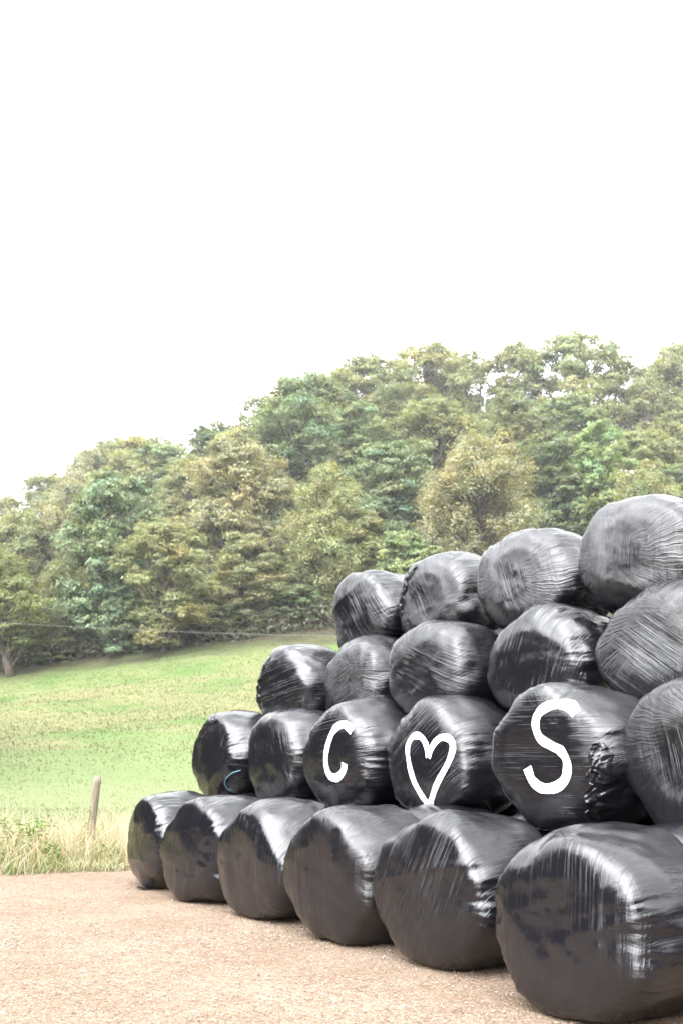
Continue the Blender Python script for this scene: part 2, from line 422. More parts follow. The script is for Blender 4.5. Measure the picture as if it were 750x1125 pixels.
def verge_xy(r, n):
    x = r.uniform(-12, 1.5, n); y = yard_edge(x) + .05 + 6.2 * r.uniform(0, 1, n) ** 1.25
    return x, y
def verge_front(r, n):
    x = r.uniform(-9, -1.5, n); y = yard_edge(x) - .55 + 1.15 * r.uniform(0, 1, n) ** 1.5
    return x, y
build_stuff('verge_grass', [
    blades(19000, verge_xy, .28, .85, .009, .85, pal(STRAW, [5, 5, 3, 2, 1]), 21, terrain_h,
           noisef=lambda x, y: .35 + .9 * (fbm(np.stack([x * .5, y * .5, x * 0], -1), 77, 2) + .5)),
    blades(22000, verge_xy, .12, .40, .012, 1.1, pal(STRAW, [3, 3, 2, 4, 4]), 22, terrain_h),
    blades(7000, verge_front, .06, .36, .013, .9, pal(STRAW, [3, 3, 3, 4, 5]), 23, terrain_h, noisef=lambda x, y: .25 + 1.2 * (fbm(np.stack([x * 1.6, y * 1.6, x * 0], -1), 71, 2) + .3)),
], M['grass'], 'long dry straw coloured grass along the edge of the yard', 'tall grass')

def field_col(r, x, y):
    n = fbm(np.stack([x * .20, y * .45, x * 0], -1), 55, 3) + r.normal(0, .22, len(x))
    g = np.array([(.11, .18, .05), (.14, .21, .065), (.18, .24, .09)])[r.choice(3, len(x))]
    b = np.array([(.25, .235, .125), (.29, .265, .155), (.24, .22, .125)])[r.choice(3, len(x))]
    k = np.clip((n - .04) * 4, 0, 1)[:, None] * np.clip((y - 44) / 5, 0, 1)[:, None]
    fl = np.clip((56 - y + 14 * fbm(np.stack([x * .08, y * .12, x * 0], -1), 88, 2)) / 22, 0, 1)[:, None]
    g = g * (1 - fl) + np.array([.26, .27, .155]) * fl
    return g * (1 - k) + b * k
def f_near(r, n):
    y = 16 + 34 * r.uniform(0, 1, n) ** 1.35; x = r.uniform(-.44, .05, n) * y; return x, y
def f_far(r, n):
    y = 38 + 42 * r.uniform(0, 1, n); x = r.uniform(-.44, .12, n) * y; return x, y
build_stuff('field_grass', [
    blades(38000, f_near, .03, .10, .014, .9, field_col, 41, terrain_h, 2),
    blades(70000, f_far, .04, .12, .045, 1.2, field_col, 42, terrain_h, 1, noisef=lambda x, y: np.clip((y - 40) / 16 + .3 * fbm(np.stack([x * .1, y * .1, x * 0], -1), 3, 2), .02, 1)),
    blades(5000, f_far, .15, .34, .05, .6, pal([(.28, .22, .15), (.35, .29, .20), (.24, .19, .12)], [1, 1, 1]), 43, terrain_h, 1,
           noisef=lambda x, y: np.where((y > 46) & (y < 72), np.clip((fbm(np.stack([x * .20, y * .45, x * 0], -1), 55, 3) - .08) * 4, 0, 1), 0)),
], M['field'], 'short green pasture grass with patches of brown sedge', 'grass')

# broad leaved weeds in the verge, each a plant
def leaf_plant(r, h, n_stem, lsize, density, green, lean=.22, base_r=.15):
    V = []; F = []; C = []
    def addq(q, c):
        k = len(V); V.extend(q); F.append([k, k + 1, k + 2, k + 3]); C.extend([(*c, 1)] * 4)
    addq([Vector((-.02, -.02, -.02)), Vector((.02, -.02, -.02)), Vector((.02, .02, -.02)), Vector((-.02, .02, -.02))], (.16, .17, .08))
    for s in range(n_stem):
        a = r.uniform(0, 6.28); rr = base_r * math.sqrt(r.uniform(0, 1))
        p = Vector((0, 0, -.02)); d = Vector((rr * 2.6 * math.cos(a) + r.normal(0, lean * .4), rr * 2.6 * math.sin(a) + r.normal(0, lean * .4), 1)).normalized()
        hh = h * r.uniform(.6, 1); k = int(hh / .05) + 2
        for i in range(k):
            q = p + d * (hh / k); side = Vector((d.y, -d.x, 0)).normalized() * .004 if abs(d.x) + abs(d.y) > 1e-4 else Vector((.004, 0, 0))
            addq([p - side, p + side, q + side, q - side], (.16, .17, .08))
            if i > 1:
                for _ in range(density):
                    b = r.uniform(0, 6.28); dd = Vector((math.cos(b), math.sin(b), r.uniform(-.3, .6))).normalized()
                    L = lsize * r.uniform(.6, 1.2) * (1.15 - .5 * i / k); w = L * .32
                    sd = dd.cross(Vector((0, 0, 1))).normalized() * w; m = q + dd * L * .5 + Vector((0, 0, .01)); e = q + dd * L + Vector((0, 0, -.3 * L))
                    c = np.array(green) * r.uniform(.7, 1.35)
                    addq([q, m + sd, e, m - sd], tuple(c))
            p = q; d = (d + Vector((r.normal(0, .07), r.normal(0, .07), 0))).normalized()
    return np.array([tuple(v) for v in V]), np.array(F), np.array(C)
weeds = [
    (-6.05, 16.6, .85, 4, .11, 3, (.12, .22, .06), 'tall nettle like weed with green leaves near the left edge of the verge'),
    (-5.45, 15.75, .62, 6, .13, 3, (.17, .28, .07), 'low leafy bramble sprawling at the yard edge on the left'),
    (-4.75, 15.95, .70, 5, .12, 3, (.20, .30, .08), 'bright green leafy weed midway between left edge and fence post'),
    (-4.35, 15.55, .50, 5, .12, 3, (.17, .27, .08), 'short leafy weed in front of the fence post'),
    (-4.3, 16.75, 1.10, 2, .08, 2, (.20, .28, .12), 'thin tall weed stalk just left of the fence post'),
    (-3.45, 15.85, .42, 5, .10, 3, (.20, .28, .09), 'small green weed between the fence post and the end bale'),
    (-5.05, 15.5, .38, 6, .10, 3, (.23, .31, .10), 'pale green tuft of leaves right at the gravel edge'),
    (-7.2, 16.3, .7, 5, .12, 3, (.15, .25, .07), 'leafy weed beyond the left end of the verge'),
    (-5.75, 15.6, .75, 7, .14, 4, (.13, .23, .07), 'dense dark green nettle clump at the left edge of the verge'),
    (-5.2, 16.4, .95, 5, .13, 3, (.15, .25, .08), 'tall leafy nettle stalks behind the low bramble'),
]
r = np.random.default_rng(5)
for x, y, h, ns, ls, dn, g, lab in weeds:
    v, f, c = leaf_plant(r, h, ns, ls, dn, g, base_r=.28)
    o = obj('weed_plant', mesh_np('weed_plant', v, f, False, c, M['grass']))
    o.location = (x, y, float(terrain_h(x, y)))
    tag(o, lab, 'weed', 'weeds growing in the verge')

# ------------------------------------------------------------------ tubes
def tube(path, radii, seg=8, closed_end=True):
    V = []; F = []
    n = len(path)
    for i, p in enumerate(path):
        p = Vector(p)
        d = (Vector(path[min(i + 1, n - 1)]) - Vector(path[max(i - 1, 0)])).normalized()
        u = d.orthogonal().normalized() if i == 0 else (u - d * u.dot(d)).normalized()
        w = d.cross(u)
        for k in range(seg):
            a = 2 * math.pi * k / seg
            V.append(p + (u * math.cos(a) + w * math.sin(a)) * radii[i])
    for i in range(n - 1):
        for k in range(seg):
            F.append([i * seg + k, i * seg + (k + 1) % seg, (i + 1) * seg + (k + 1) % seg, (i + 1) * seg + k])
    if closed_end:
        for end, rev in ((0, True), (n - 1, False)):
            V.append(Vector(path[end])); c = len(V) - 1
            for k in range(0, seg, 2):
                q = [end * seg + k, end * seg + (k + 1) % seg, end * seg + (k + 2) % seg, c]
                F.append(q[::-1] if rev else q)
    return V, F
def join_tubes(ts):
    V = []; F = []
    for v, f in ts:
        o = len(V); V += [tuple(p) for p in v]; F += [[i + o for i in q] for q in f]
    return np.array(V), np.array(F)

# ------------------------------------------------------------------ tree prototypes (15 m tall)
def tree_proto(kind, seed):
    r = np.random.default_rng(seed)
    P = dict(
        oak=dict(W=10.5, lo=.08, n=105, pr=(1.05, 1.8), flat=.78, card=(.18, .33), per=420, power=.36, dens=1.0, droop=0.0),
        sycamore=dict(W=9.0, lo=.05, n=110, pr=(.9, 1.5), flat=.75, card=(.22, .40), per=340, power=.42, dens=1.0, droop=0.1),
        birch=dict(W=8.5, lo=.07, n=105, pr=(.9, 1.45), flat=1.0, card=(.15, .27), per=480, power=.5, dens=1.0, droop=.5),
        bush=dict(W=13.5, lo=.0, n=90, pr=(1.0, 1.8), flat=.75, card=(.30, .55), per=260, power=.55, dens=1.0, droop=0.0),
        spiky=dict(W=11.5, lo=.05, n=150, pr=(1.0, 1.8), flat=.65, card=(.18, .33), per=420, power=.5, dens=1.0, droop=0.0),
        leaner=dict(W=8.5, lo=.24, n=85, pr=(.9, 1.45), flat=.95, card=(.14, .25), per=480, power=.5, dens=1.0, droop=.5),
        sparse=dict(W=8.0, lo=.22, n=52, pr=(.9, 1.5), flat=.65, card=(.20, .36), per=250, power=.45, dens=.8, droop=0.0),
    )[kind]
    Ht = 15.0; W = P['W']
    # envelope radius as function of height fraction (0 at lo)
    def env(t):   # t in 0..1 within crown
        return (max(0.0, math.sin(math.pi * min(1, max(0, (t * .93 + .07)))) ** P['power']) * (1.0 - .16 * t)) * W / 2
    lobes = [(r.uniform(0, 6.28), r.uniform(.10, .26), int(r.integers(1, 5))) for _ in range(3)]
    vl = [(r.uniform(0, 6.28), r.uniform(.06, .14), r.uniform(6, 16)) for _ in range(2)]
    # trunk
    tw = [(r.normal(0, .25), r.normal(0, .25)) for _ in range(7)]
    lean = (r.normal(0, .4), r.normal(0, .4))
    path = []; rad = []
    for i in range(8):
        t = i / 7; x = lean[0] * t * 2 + (tw[i - 1][0] * t if i else 0); y = lean[1] * t * 2 + (tw[i - 1][1] * t if i else 0)
        path.append((x, y, -.4 + t * Ht * .80)); rad.append(.30 * (1 - t) ** .8 + .05 + (.12 if i == 0 else 0))
    tubes = [tube(path, rad, 8)]
    def trunk_at(z):
        t = max(0, min(.999, (z + .4) / (Ht * .8))); i = int(t * 7); f = t * 7 - i
        return Vector(path[i]).lerp(Vector(path[min(7, i + 1)]), f), rad[i] * (1 - f) + rad[min(7, i + 1)] * f
    puffs = []
    tries = 0
    while len(puffs) < P['n'] and tries < 5000:
        tries += 1
        t = r.uniform(0, 1) ** .85
        a = r.uniform(0, 6.28)
        mod = 1 + sum(am * math.sin(k * a + ph + t * 4) for ph, am, k in lobes) + sum(am * math.sin(k * t + ph + a) for ph, am, k in vl)
        R = env(t) * mod
        q = math.sqrt(r.uniform(.18, 1.0))
        z = Ht * (P['lo'] + (1 - P['lo']) * t)
        pr = r.uniform(*P['pr']) * (1 - .25 * t)
        c = Vector((R * q * math.cos(a) * .92, R * q * math.sin(a) * .92, min(z, Ht - pr * P['flat'] * .9) + r.normal(0, .2)))
        if kind == 'bush': c.z = max(c.z, pr * .5)
        if any((c - o).length < .62 * (pr + orr) * .62 for o, orr, _ in puffs): continue
        puffs.append((c, pr, q))
    # limbs
    for c, pr, q in puffs:
        if q < .45 and kind != 'sparse': continue
        z0 = max(.8, c.z - r.uniform(.8, 3.2) - .25 * math.hypot(c.x, c.y)); z0 = min(z0, Ht * .78)
        if kind == 'bush': z0 = r.uniform(.1, .8)
        s, sr = trunk_at(z0); mid = s.lerp(c, .5) + Vector((r.normal(0, .25), r.normal(0, .25), r.uniform(.0, .5)))
        rr = min(sr * .6, .14)
        tubes.append(tube([s, s.lerp(mid, .5) + Vector((0, 0, .1)), mid, mid.lerp(c, .55) + Vector((r.normal(0, .12), r.normal(0, .12), .05)), c], [rr, rr * .8, rr * .6, rr * .4, .02], 5, False))
        for _ in range(3):
            d = Vector((r.normal(), r.normal(), abs(r.normal()) * .6)).normalized()
            e = c + Vector((d.x * pr, d.y * pr, d.z * pr * P['flat']))
            tubes.append(tube([mid.lerp(c, .75), c.lerp(e, .4), e], [.035, .022, .008], 4, False))
    # leaves
    Vs = []; Cs = []
    for c, pr, q in puffs:
        sz = pr ** 2 / 1.4
        n = int(P['per'] * P['dens'] * sz)
        # sprays within the puff: small sub clusters near its shell give a broken surface
        ns = max(8, int(n / 14))
        th = r.uniform(0, 6.28, ns); cz = r.uniform(-.45, 1, ns); sr_ = np.sqrt(1 - cz ** 2)
        dirs = np.stack([sr_ * np.cos(th), sr_ * np.sin(th), cz], -1)
        rr = (r.uniform(.35, 1.0, ns) ** .55) * (1 + .18 * r.normal(0, 1, ns))
        if kind in ('spiky', 'sparse'): rr *= 1 + (r.uniform(0, 1, ns) > .88) * r.uniform(.2, .7, ns)
        cen = np.array(c)[None] + dirs * rr[:, None] * pr * np.array([1, 1, P['flat']])
        if P['droop']: cen[:, 2] -= P['droop'] * (rr ** 2) * (1 - np.clip(dirs[:, 2], 0, 1)) * .7
        k = r.integers(0, ns, n)
        sp = .17 if kind not in ('birch', 'leaner') else .14
        jit = r.normal(0, sp, (n, 3)) * np.array([1.3, 1.3, .6 if kind != 'birch' else 1.6])
        pos = cen[k] + jit
        nd = dirs[k] * .75 + np.array([0, 0, .55]) + r.normal(0, .45, (n, 3))
        nd /= np.linalg.norm(nd, axis=1, keepdims=True)
        u = np.cross(nd, r.normal(0, 1, (n, 3))); u /= np.linalg.norm(u, axis=1, keepdims=True)
        w = np.cross(nd, u)
        L = r.uniform(*P['card'], n)[:, None]; wd = L * .62 if kind != 'birch' else L * .55
        V = np.stack([pos - u * L / 2, pos + w * wd / 2 - nd * L * .08, pos + u * L / 2, pos - w * wd / 2 - nd * L * .08], 1)
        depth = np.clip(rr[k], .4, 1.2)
        base = r.uniform(.86, 1.14) * np.ones(n) * (.72 + .28 * depth) * r.uniform(.78, 1.22, n)  # leaves deeper in a puff coloured darker, painting in the inner shade
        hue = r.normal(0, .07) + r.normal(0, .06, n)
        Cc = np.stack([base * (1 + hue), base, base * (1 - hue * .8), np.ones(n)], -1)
        Vs.append(V.reshape(-1, 3)); Cs.append(np.repeat(Cc, 4, 0))
    V = np.concatenate(Vs); C = np.concatenate(Cs)
    F = np.arange(len(V)).reshape(-1, 4)
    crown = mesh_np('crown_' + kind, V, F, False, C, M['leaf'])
    tv, tf = join_tubes(tubes)
    trunk = mesh_np('trunk_' + kind, tv, tf, True, None, M['bark'])
    return dict(crown=crown, trunk=trunk, W=W, H=Ht)

protos = {k: [tree_proto(k, 100 + 7 * i + 31 * j) for i in range(nv)] for j, (k, nv) in enumerate(
    [('oak', 3), ('sycamore', 2), ('birch', 2), ('bush', 1), ('spiky', 1), ('sparse', 2), ('leaner', 1)])}
TINT = dict(
    olive=(.165, .170, .088), greyolive=(.170, .178, .100), bluegreen=(.135, .170, .108), yellowolive=(.190, .188, .098),
    rust=(.200, .184, .120), rustgreen=(.182, .176, .105), paleolive=(.210, .212, .120), green=(.142, .170, .092),
    tan=(.232, .214, .148), greygreen=(.150, .178, .110), darkgreen=(.108, .128, .070), lightgreen=(.160, .205, .100),
    tangrey=(.225, .210, .142), greengrey=(.130, .158, .092), darkolive=(.130, .136, .074))
KINDNAME = dict(leaner='birch_tree', oak='oak_tree', sycamore='sycamore_tree', birch='birch_tree', bush='bush', spiky='spreading_tree', sparse='open_crowned_tree')

LEAF_GAIN = 1.0
CLOUD = 30.0
TREES = [
('leaner',-25.2,76.0,10.5,8.2,'olive','slender leaning birch at the foot of the wood, far left of the field'),
('birch',-22.0,80.0,8.6,6.5,'greyolive','drooping olive tree between the leaning birch and the blue green sycamore'),
('sycamore',-19.6,80.0,15.3,8.0,'bluegreen','blue green sycamore in dense layered clumps at the left field edge'),
('oak',-13.9,77.0,10.3,7.4,'yellowolive','yellow olive oak whose lowest boughs hang over the grass'),
('oak',-9.7,88.0,15.1,11.2,'rust','large oak with rusty brown leaves at the middle of the wood edge'),
('oak',-8.1,80.0,8.0,7.1,'rustgreen','small rusty green oak low over the dark bank'),
('birch',-1.0,82.0,12.7,8.2,'paleolive','pale feathery willow like tree above the leftmost top bale'),
('bush',4.7,72.0,8.1,6.1,'green','low fresh green bush just above the second top row bale'),
('birch',11.6,80.0,14.5,10.8,'tan','broad tan brown birch with fine feathery twigs above the stack'),
('sycamore',4.4,90.0,13.1,8.7,'greygreen','grey green tree just left of the tan birch'),
('sycamore',20.8,94.0,11.9,8.7,'darkgreen','dark green tree just right of the tan birch'),
('birch',26.3,82.0,10.5,8.2,'paleolive','pale olive birch rising behind the highest bale at the right edge'),
('sycamore',25.2,92.0,13.5,7.1,'lightgreen','light green tree between the dark green tree and the right edge'),
('oak',-31.4,93.0,11.5,8.1,'greyolive','grey olive tree behind the leaning birch at the left edge'),
('birch',-26.7,95.0,13.7,7.7,'tangrey','tan grey feathery tree behind the blue green sycamore'),
('sycamore',-2.2,84.0,5.7,5.7,'greengrey','short grey green tree under the pale feathery tree'),
('oak',-6.6,94.0,10.0,7.3,'rust','rusty oak crown between the large rusty oak and the pale feathery tree'),
('oak',1.3,82.0,8.2,6.3,'yellowolive','yellow olive tree between the pale feathery tree and the green bush'),
('oak',10.7,104.0,13.4,11.0,'olive','olive oak behind the tan birch, below the skyline'),
('birch',-41.1,116.0,13.3,8.5,'paleolive','pale thin tree on the skyline at the left edge'),
('oak',-36.2,116.0,14.2,8.9,'greyolive','small grey olive tree on the skyline, second from the left edge'),
('birch',-30.6,116.0,15.4,9.4,'tangrey','rounded tan grey tree on the skyline above the blue green sycamore'),
('oak',-24.1,114.0,15.1,11.0,'paleolive','rounded pale olive tree on the left skyline shoulder'),
('oak',-16.4,100.0,12.5,7.7,'olive','olive tree below the rounded pale olive skyline tree'),
('sycamore',-15.7,108.0,14.6,7.9,'darkgreen','dark green tree peeking over the skyline left of the tall spiky tree'),
('oak',-11.3,106.0,13.4,7.2,'yellowolive','yellow olive tree at the foot of the tall spiky dark tree'),
('spiky',-3.9,106.0,18.4,14.5,'darkgreen','tall dark green tree with ragged spiky boughs against the sky'),
('oak',4.4,118.0,18.4,12.7,'olive','broad olive oak on the skyline right of the spiky dark tree'),
('oak',10.6,122.0,19.4,12.2,'yellowolive','yellow olive oak on the skyline at the middle of the ridge'),
('sycamore',1.3,104.0,14.6,9.0,'green','green tree below the broad olive oak of the skyline'),
('sparse',17.4,124.0,18.2,7.7,'paleolive','thin see through tree on the skyline with sky showing between its boughs'),
('oak',22.9,120.0,19.1,10.4,'olive','olive tree on the skyline just right of the thin see through tree'),
('sycamore',19.0,104.0,14.3,9.2,'darkolive','dark olive tree below the skyline above the dark green tree'),
('oak',30.7,118.0,21.0,13.4,'greyolive','tallest broad crown on the skyline, at the right of the ridge'),
('sparse',36.4,116.0,17.7,10.1,'olive','open crowned tree on the right skyline with bare trunk showing'),
('oak',45.0,122.0,19.5,9.9,'yellowolive','tall open tree cut by the right edge of the photo'),
('sycamore',26.7,106.0,14.5,8.8,'green','green tree under the tallest broad skyline crown'),
('sparse',37.4,106.0,11.8,7.2,'olive','thin tree in front of the sky gap at the right edge'),
('bush',34.1,96.0,8.2,7.4,'green','round green bush at the foot of the ridge trees at the right edge'),
('sycamore',-17.4,78.0,5.7,4.2,'bluegreen','small blue green tree with low clump touching the field'),
('bush',-10.4,80.0,3.5,5.4,'rustgreen','rusty green thicket bush on the dark bank above the cable'),
('bush',-3.4,80.0,3.2,5.4,'greygreen','grey green bush at the right end of the dark bank'),
('bush',-23.1,79.0,2.7,4.6,'greyolive','small grey bush in shade right of the leaning birch trunk'),
('oak',-28.4,119.0,15.4,10.6,'olive','olive tree filling the skyline behind the rounded tan grey tree'),
('sycamore',-20.4,111.0,13.7,9.6,'greygreen','grey green tree on the skyline right of the rounded pale olive tree'),
('oak',-14.3,113.0,13.5,9.2,'greyolive','grey olive tree on the skyline just left of the spiky dark tree'),
('oak',-8.6,113.0,15.6,10.0,'darkolive','dark olive tree pressed against the left side of the spiky tree'),
('oak',-1.5,116.0,17.7,11.2,'olive','olive tree on the skyline behind the right boughs of the spiky tree'),
('oak',15.3,127.0,18.2,11.0,'greyolive','grey olive tree on the ridge just left of the thin see through tree'),
('oak',42.4,125.0,16.8,10.1,'paleolive','pale olive tree on the ridge between the two open trees at the right'),
('oak',7.2,112.0,14.7,10.8,'darkolive','dark olive tree in the middle of the upper wood'),
('oak',32.2,100.0,11.0,8.3,'olive','olive tree filling the gap under the open crowned tree at the right'),
('oak',51.5,118.0,18.9,12.5,'olive','olive tree on the ridge beyond the right edge'),
('oak',42.2,95.0,11.7,12.8,'rustgreen','rusty green tree on the slope beyond the right edge'),
('sycamore',-41.6,100.0,12.8,10.6,'greygreen','grey green tree beyond the left edge of the field'),
('oak',-34.9,82.0,9.7,10.3,'olive','olive tree at the wood foot beyond the left edge'),
]
BALES = [
    (0, 0, 1.781, 6.869, 0.597, 11, (0.5, 0.6, 0.35, 1), {'yaw': -2, 'squash': 0.975, 'rnd': 0.15, 'sx': 1.2},
     'largest black bale on the ground at the right edge of the photo'),
    (0, 1, 1.040, 8.412, 0.597, 14, (0.36, 1.5, 0.3, 1), {'squash': 0.975, 'rnd': 0.19166666666666665, 'sx': 1.2},
     'ground bale with long pale diagonal scratches, second from the right'),
    (0, 2, 0.241, 9.533, 0.597, 17, (0.5, 0.8, 0.6, 1), {'squash': 0.975, 'rnd': 0.23333333333333334, 'sx': 1.2},
     'ground bale with pleats on its right shoulder, third from the right'),
    (0, 3, -0.555, 10.814, 0.597, 20, (0.5, 1.1, 0.3, 1), {'squash': 0.975, 'rnd': 0.275, 'sx': 1.2},
     'ground bale with fine vertical streaks, third from the left'),
    (0, 4, -1.331, 12.038, 0.597, 23, (0.47, 1.1, 0.3, 1), {'yaw': 2, 'squash': 0.975, 'rnd': 0.15, 'sx': 1.2},
     'ground bale with curved side streaks, second from the left'),
    (0, 5, -2.058, 13.196, 0.597, 26, (0.5, 0.9, 0.3, 1), {'yaw': -3, 'squash': 0.975, 'rnd': 0.19166666666666665, 'sx': 1.2},
     'ground bale at the far left end of the stack beside the dry grass'),
    (1, 0, 2.996, 7.752, 1.598, 29, (0.55, 0.9, 1.2, 1), {'yaw': -2, 'squash': 1.045, 'rnd': 0.6050000000000001, 'sx': 1.225},
     'second row bale cut by the right edge of the photo, beside the S bale'),
    (1, 1, 2.082, 8.681, 1.598, 32, (0.0, 0.9, 0.6, 1), {'squash': 1.045, 'rnd': 0.33, 'sx': 1.225},
     'bale painted with a white letter S and a torn strip of film'),
    (1, 2, 1.234, 10.582, 1.598, 35, (0.2, 0.8, 0.5, 1), {'squash': 1.045, 'rnd': 0.4216666666666667, 'sx': 1.225},
     'bale painted with a white heart outline'),
    (1, 3, 0.322, 11.660, 1.598, 38, (0.04, 0.5, 0.6, 1), {'squash': 1.045, 'rnd': 0.5133333333333334, 'sx': 1.225},
     'bale painted with a white letter C'),
    (1, 4, -0.513, 13.015, 1.598, 41, (0.62, 0.4, 0.5, 1), {'squash': 1.045, 'rnd': 0.6050000000000001, 'sx': 1.225},
     'plain second row bale just left of the letter C bale'),
    (1, 5, -1.363, 14.257, 1.598, 44, (0.4, 0.5, 0.3, 1), {'yaw': -4, 'squash': 1.045, 'rnd': 0.33, 'sx': 1.225},
     'leftmost bale of the second row with blue twine at its side'),
    (2, 0, 3.158, 8.900, 2.536, 47, (0.8, 1.2, 1.3, 1), {'squash': 1.03, 'rnd': 0.7466666666666667, 'sx': 1.225},
     'third row bale cut by the right edge of the photo'),
    (2, 1, 2.287, 10.374, 2.536, 50, (0.38, 1.0, 0.4, 1), {'yaw': 2, 'squash': 1.03, 'rnd': 0.8800000000000001, 'sx': 1.225},
     'third row bale above the S bale with steep bright streaks'),
    (2, 2, 1.294, 11.406, 2.536, 53, (0.88, 1.3, 0.8, 1), {'squash': 1.03, 'rnd': 0.48, 'sx': 1.225},
     'third row bale above the heart with flat fine streaks'),
    (2, 3, 0.492, 12.937, 2.536, 56, (0.1, 0.8, 1.5, 1), {'lumps': 1.3, 'squash': 1.03, 'rnd': 0.6133333333333333, 'sx': 1.225},
     'third row bale above the letter C with coarse radial creases'),
    (2, 4, -0.445, 14.091, 2.536, 59, (0.05, 0.5, 0.4, 1), {'yaw': -3, 'squash': 1.03, 'rnd': 0.7466666666666667, 'sx': 1.225},
     'leftmost bale of the third row with a loose tail of film'),
    (3, 0, 3.214, 9.753, 3.535, 62, (0.45, 0.9, 1.5, 1), {'yaw': 2, 'squash': 1.03, 'rnd': 0.7666666666666666, 'sx': 1.225},
     'highest bale in the top row, cut by the right edge of the photo'),
    (3, 1, 2.374, 11.127, 3.535, 65, (0.6, 0.8, 1.5, 1), {'lumps': 1.3, 'squash': 1.03, 'rnd': 0.9333333333333333, 'sx': 1.225},
     'second bale from the right in the top row, bulging and pale grey'),
    (3, 2, 1.490, 12.594, 3.535, 68, (0.65, 0.8, 1.5, 1), {'lumps': 1.2, 'squash': 1.03, 'rnd': 1.1, 'sx': 1.225},
     'top row bale with a crumpled torn flap, second from the left'),
    (3, 3, 0.603, 13.788, 3.535, 71, (0.7, 1.2, 0.8, 1), {'squash': 1.03, 'rnd': 0.6, 'sx': 1.225},
     'leftmost bale of the top row standing against the trees'),
]
REAR = [(0, 2.629, 7.505, 0.577), (0, 1.888, 9.048, 0.577), (0, 1.089, 10.169, 0.577), (0, 0.293, 11.45, 0.577), (0, -0.483, 12.674, 0.577), (0, -1.21, 13.832, 0.577), (1, 3.864, 8.388, 1.578), (1, 2.95, 9.317, 1.578), (1, 2.102, 11.218, 1.578), (1, 1.19, 12.296, 1.578), (1, 0.355, 13.651, 1.578), (1, -0.495, 14.893, 1.578), (2, 4.026, 9.536, 2.516), (2, 3.155, 11.01, 2.516), (2, 2.162, 12.042, 2.516), (2, 1.36, 13.573, 2.516), (2, 0.423, 14.727, 2.516), (0, 3.419, 6.255, 0.578), (1, 4.634, 7.138, 1.57), (0, 3.021, 8.729, 0.58), (0, 2.28, 10.272, 0.58), (0, 1.481, 11.393, 0.58), (0, 0.685, 12.674, 0.58), (0, -0.091, 13.898, 0.58), (0, -0.818, 15.056, 0.58)]
WOOD_LEFT = [(-25.0, -14.0, 1.15, 0.88), (-27.5, -9.6, 1.28, 1.00), (-30.0, -5.2, 1.02, 0.94), (-25.0, -0.8, 1.15, 0.80), (-27.5, 3.6, 1.28, 0.77), (-30.0, 8.0, 1.02, 0.91), (-25.0, 12.4, 1.16, 1.00), (-27.5, 16.8, 1.28, 0.92), (-30.0, 21.2, 1.02, 0.78), (-25.0, 25.6, 1.16, 0.79), (-27.5, 30.0, 1.28, 0.93), (-30.0, 34.4, 1.02, 1.00), (-25.0, 38.8, 1.16, 0.89), (-27.5, 43.2, 1.27, 0.77), (-31.0, -12.0, 1.20, 0.80), (-29.0, -7.6, 1.20, 0.80), (-31.0, -3.2, 1.20, 0.80), (-29.0, 1.2, 1.20, 0.80), (-31.0, 5.6, 1.20, 0.80), (-29.0, 10.0, 1.20, 0.80), (-31.0, 14.4, 1.20, 0.80), (-29.0, 18.8, 1.20, 0.80), (-31.0, 23.2, 1.20, 0.80), (-29.0, 27.6, 1.20, 0.80), (-31.0, 32.0, 1.20, 0.80), (-29.0, 36.4, 1.20, 0.80), (-31.0, 40.8, 1.20, 0.80)]
ADDED_WOOD_BACK = [(4.0, -16.0, 1.00, 1.00), (10.0, -19.0, 1.08, 1.20), (16.0, -16.0, 1.09, 0.95), (22.0, -19.0, 1.01, 0.81), (28.0, -16.0, 0.92, 1.10), (34.0, -19.0, 0.90, 1.16), (40.0, -16.0, 0.97, 0.86)]
rt = np.random.default_rng(77)
cnt = {}
for kind, x, y, h, w, tint, lab in TREES:
    pv = protos[kind]; i = cnt.get(kind, 0); cnt[kind] = i + 1
    pr = pv[i % len(pv)]
    g = float(terrain_h(x, y))
    e = empty(KINDNAME[kind], (x, y, g - .15), rt.uniform(0, 6.28))
    s = w / pr['W']; e.scale = (s, s, h / pr['H'])
    if kind == 'leaner':
        e.rotation_euler = (RAD(1), RAD(-13), 0)
    tag(e, lab, 'bush' if kind == 'bush' else 'tree', 'trees of the wood on the hillside')
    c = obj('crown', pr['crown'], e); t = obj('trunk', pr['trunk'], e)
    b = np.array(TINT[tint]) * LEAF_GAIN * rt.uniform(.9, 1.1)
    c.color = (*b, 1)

# dark undergrowth on the bank below the trees and between the trunks
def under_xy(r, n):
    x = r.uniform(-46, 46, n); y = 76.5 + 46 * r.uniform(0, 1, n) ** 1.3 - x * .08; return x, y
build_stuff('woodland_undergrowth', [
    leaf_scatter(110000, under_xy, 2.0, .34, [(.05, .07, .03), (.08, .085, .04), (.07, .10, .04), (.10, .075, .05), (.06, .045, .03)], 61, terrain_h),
], M['grass'], 'dark shrubby undergrowth and bracken on the bank below the trees', 'undergrowth')

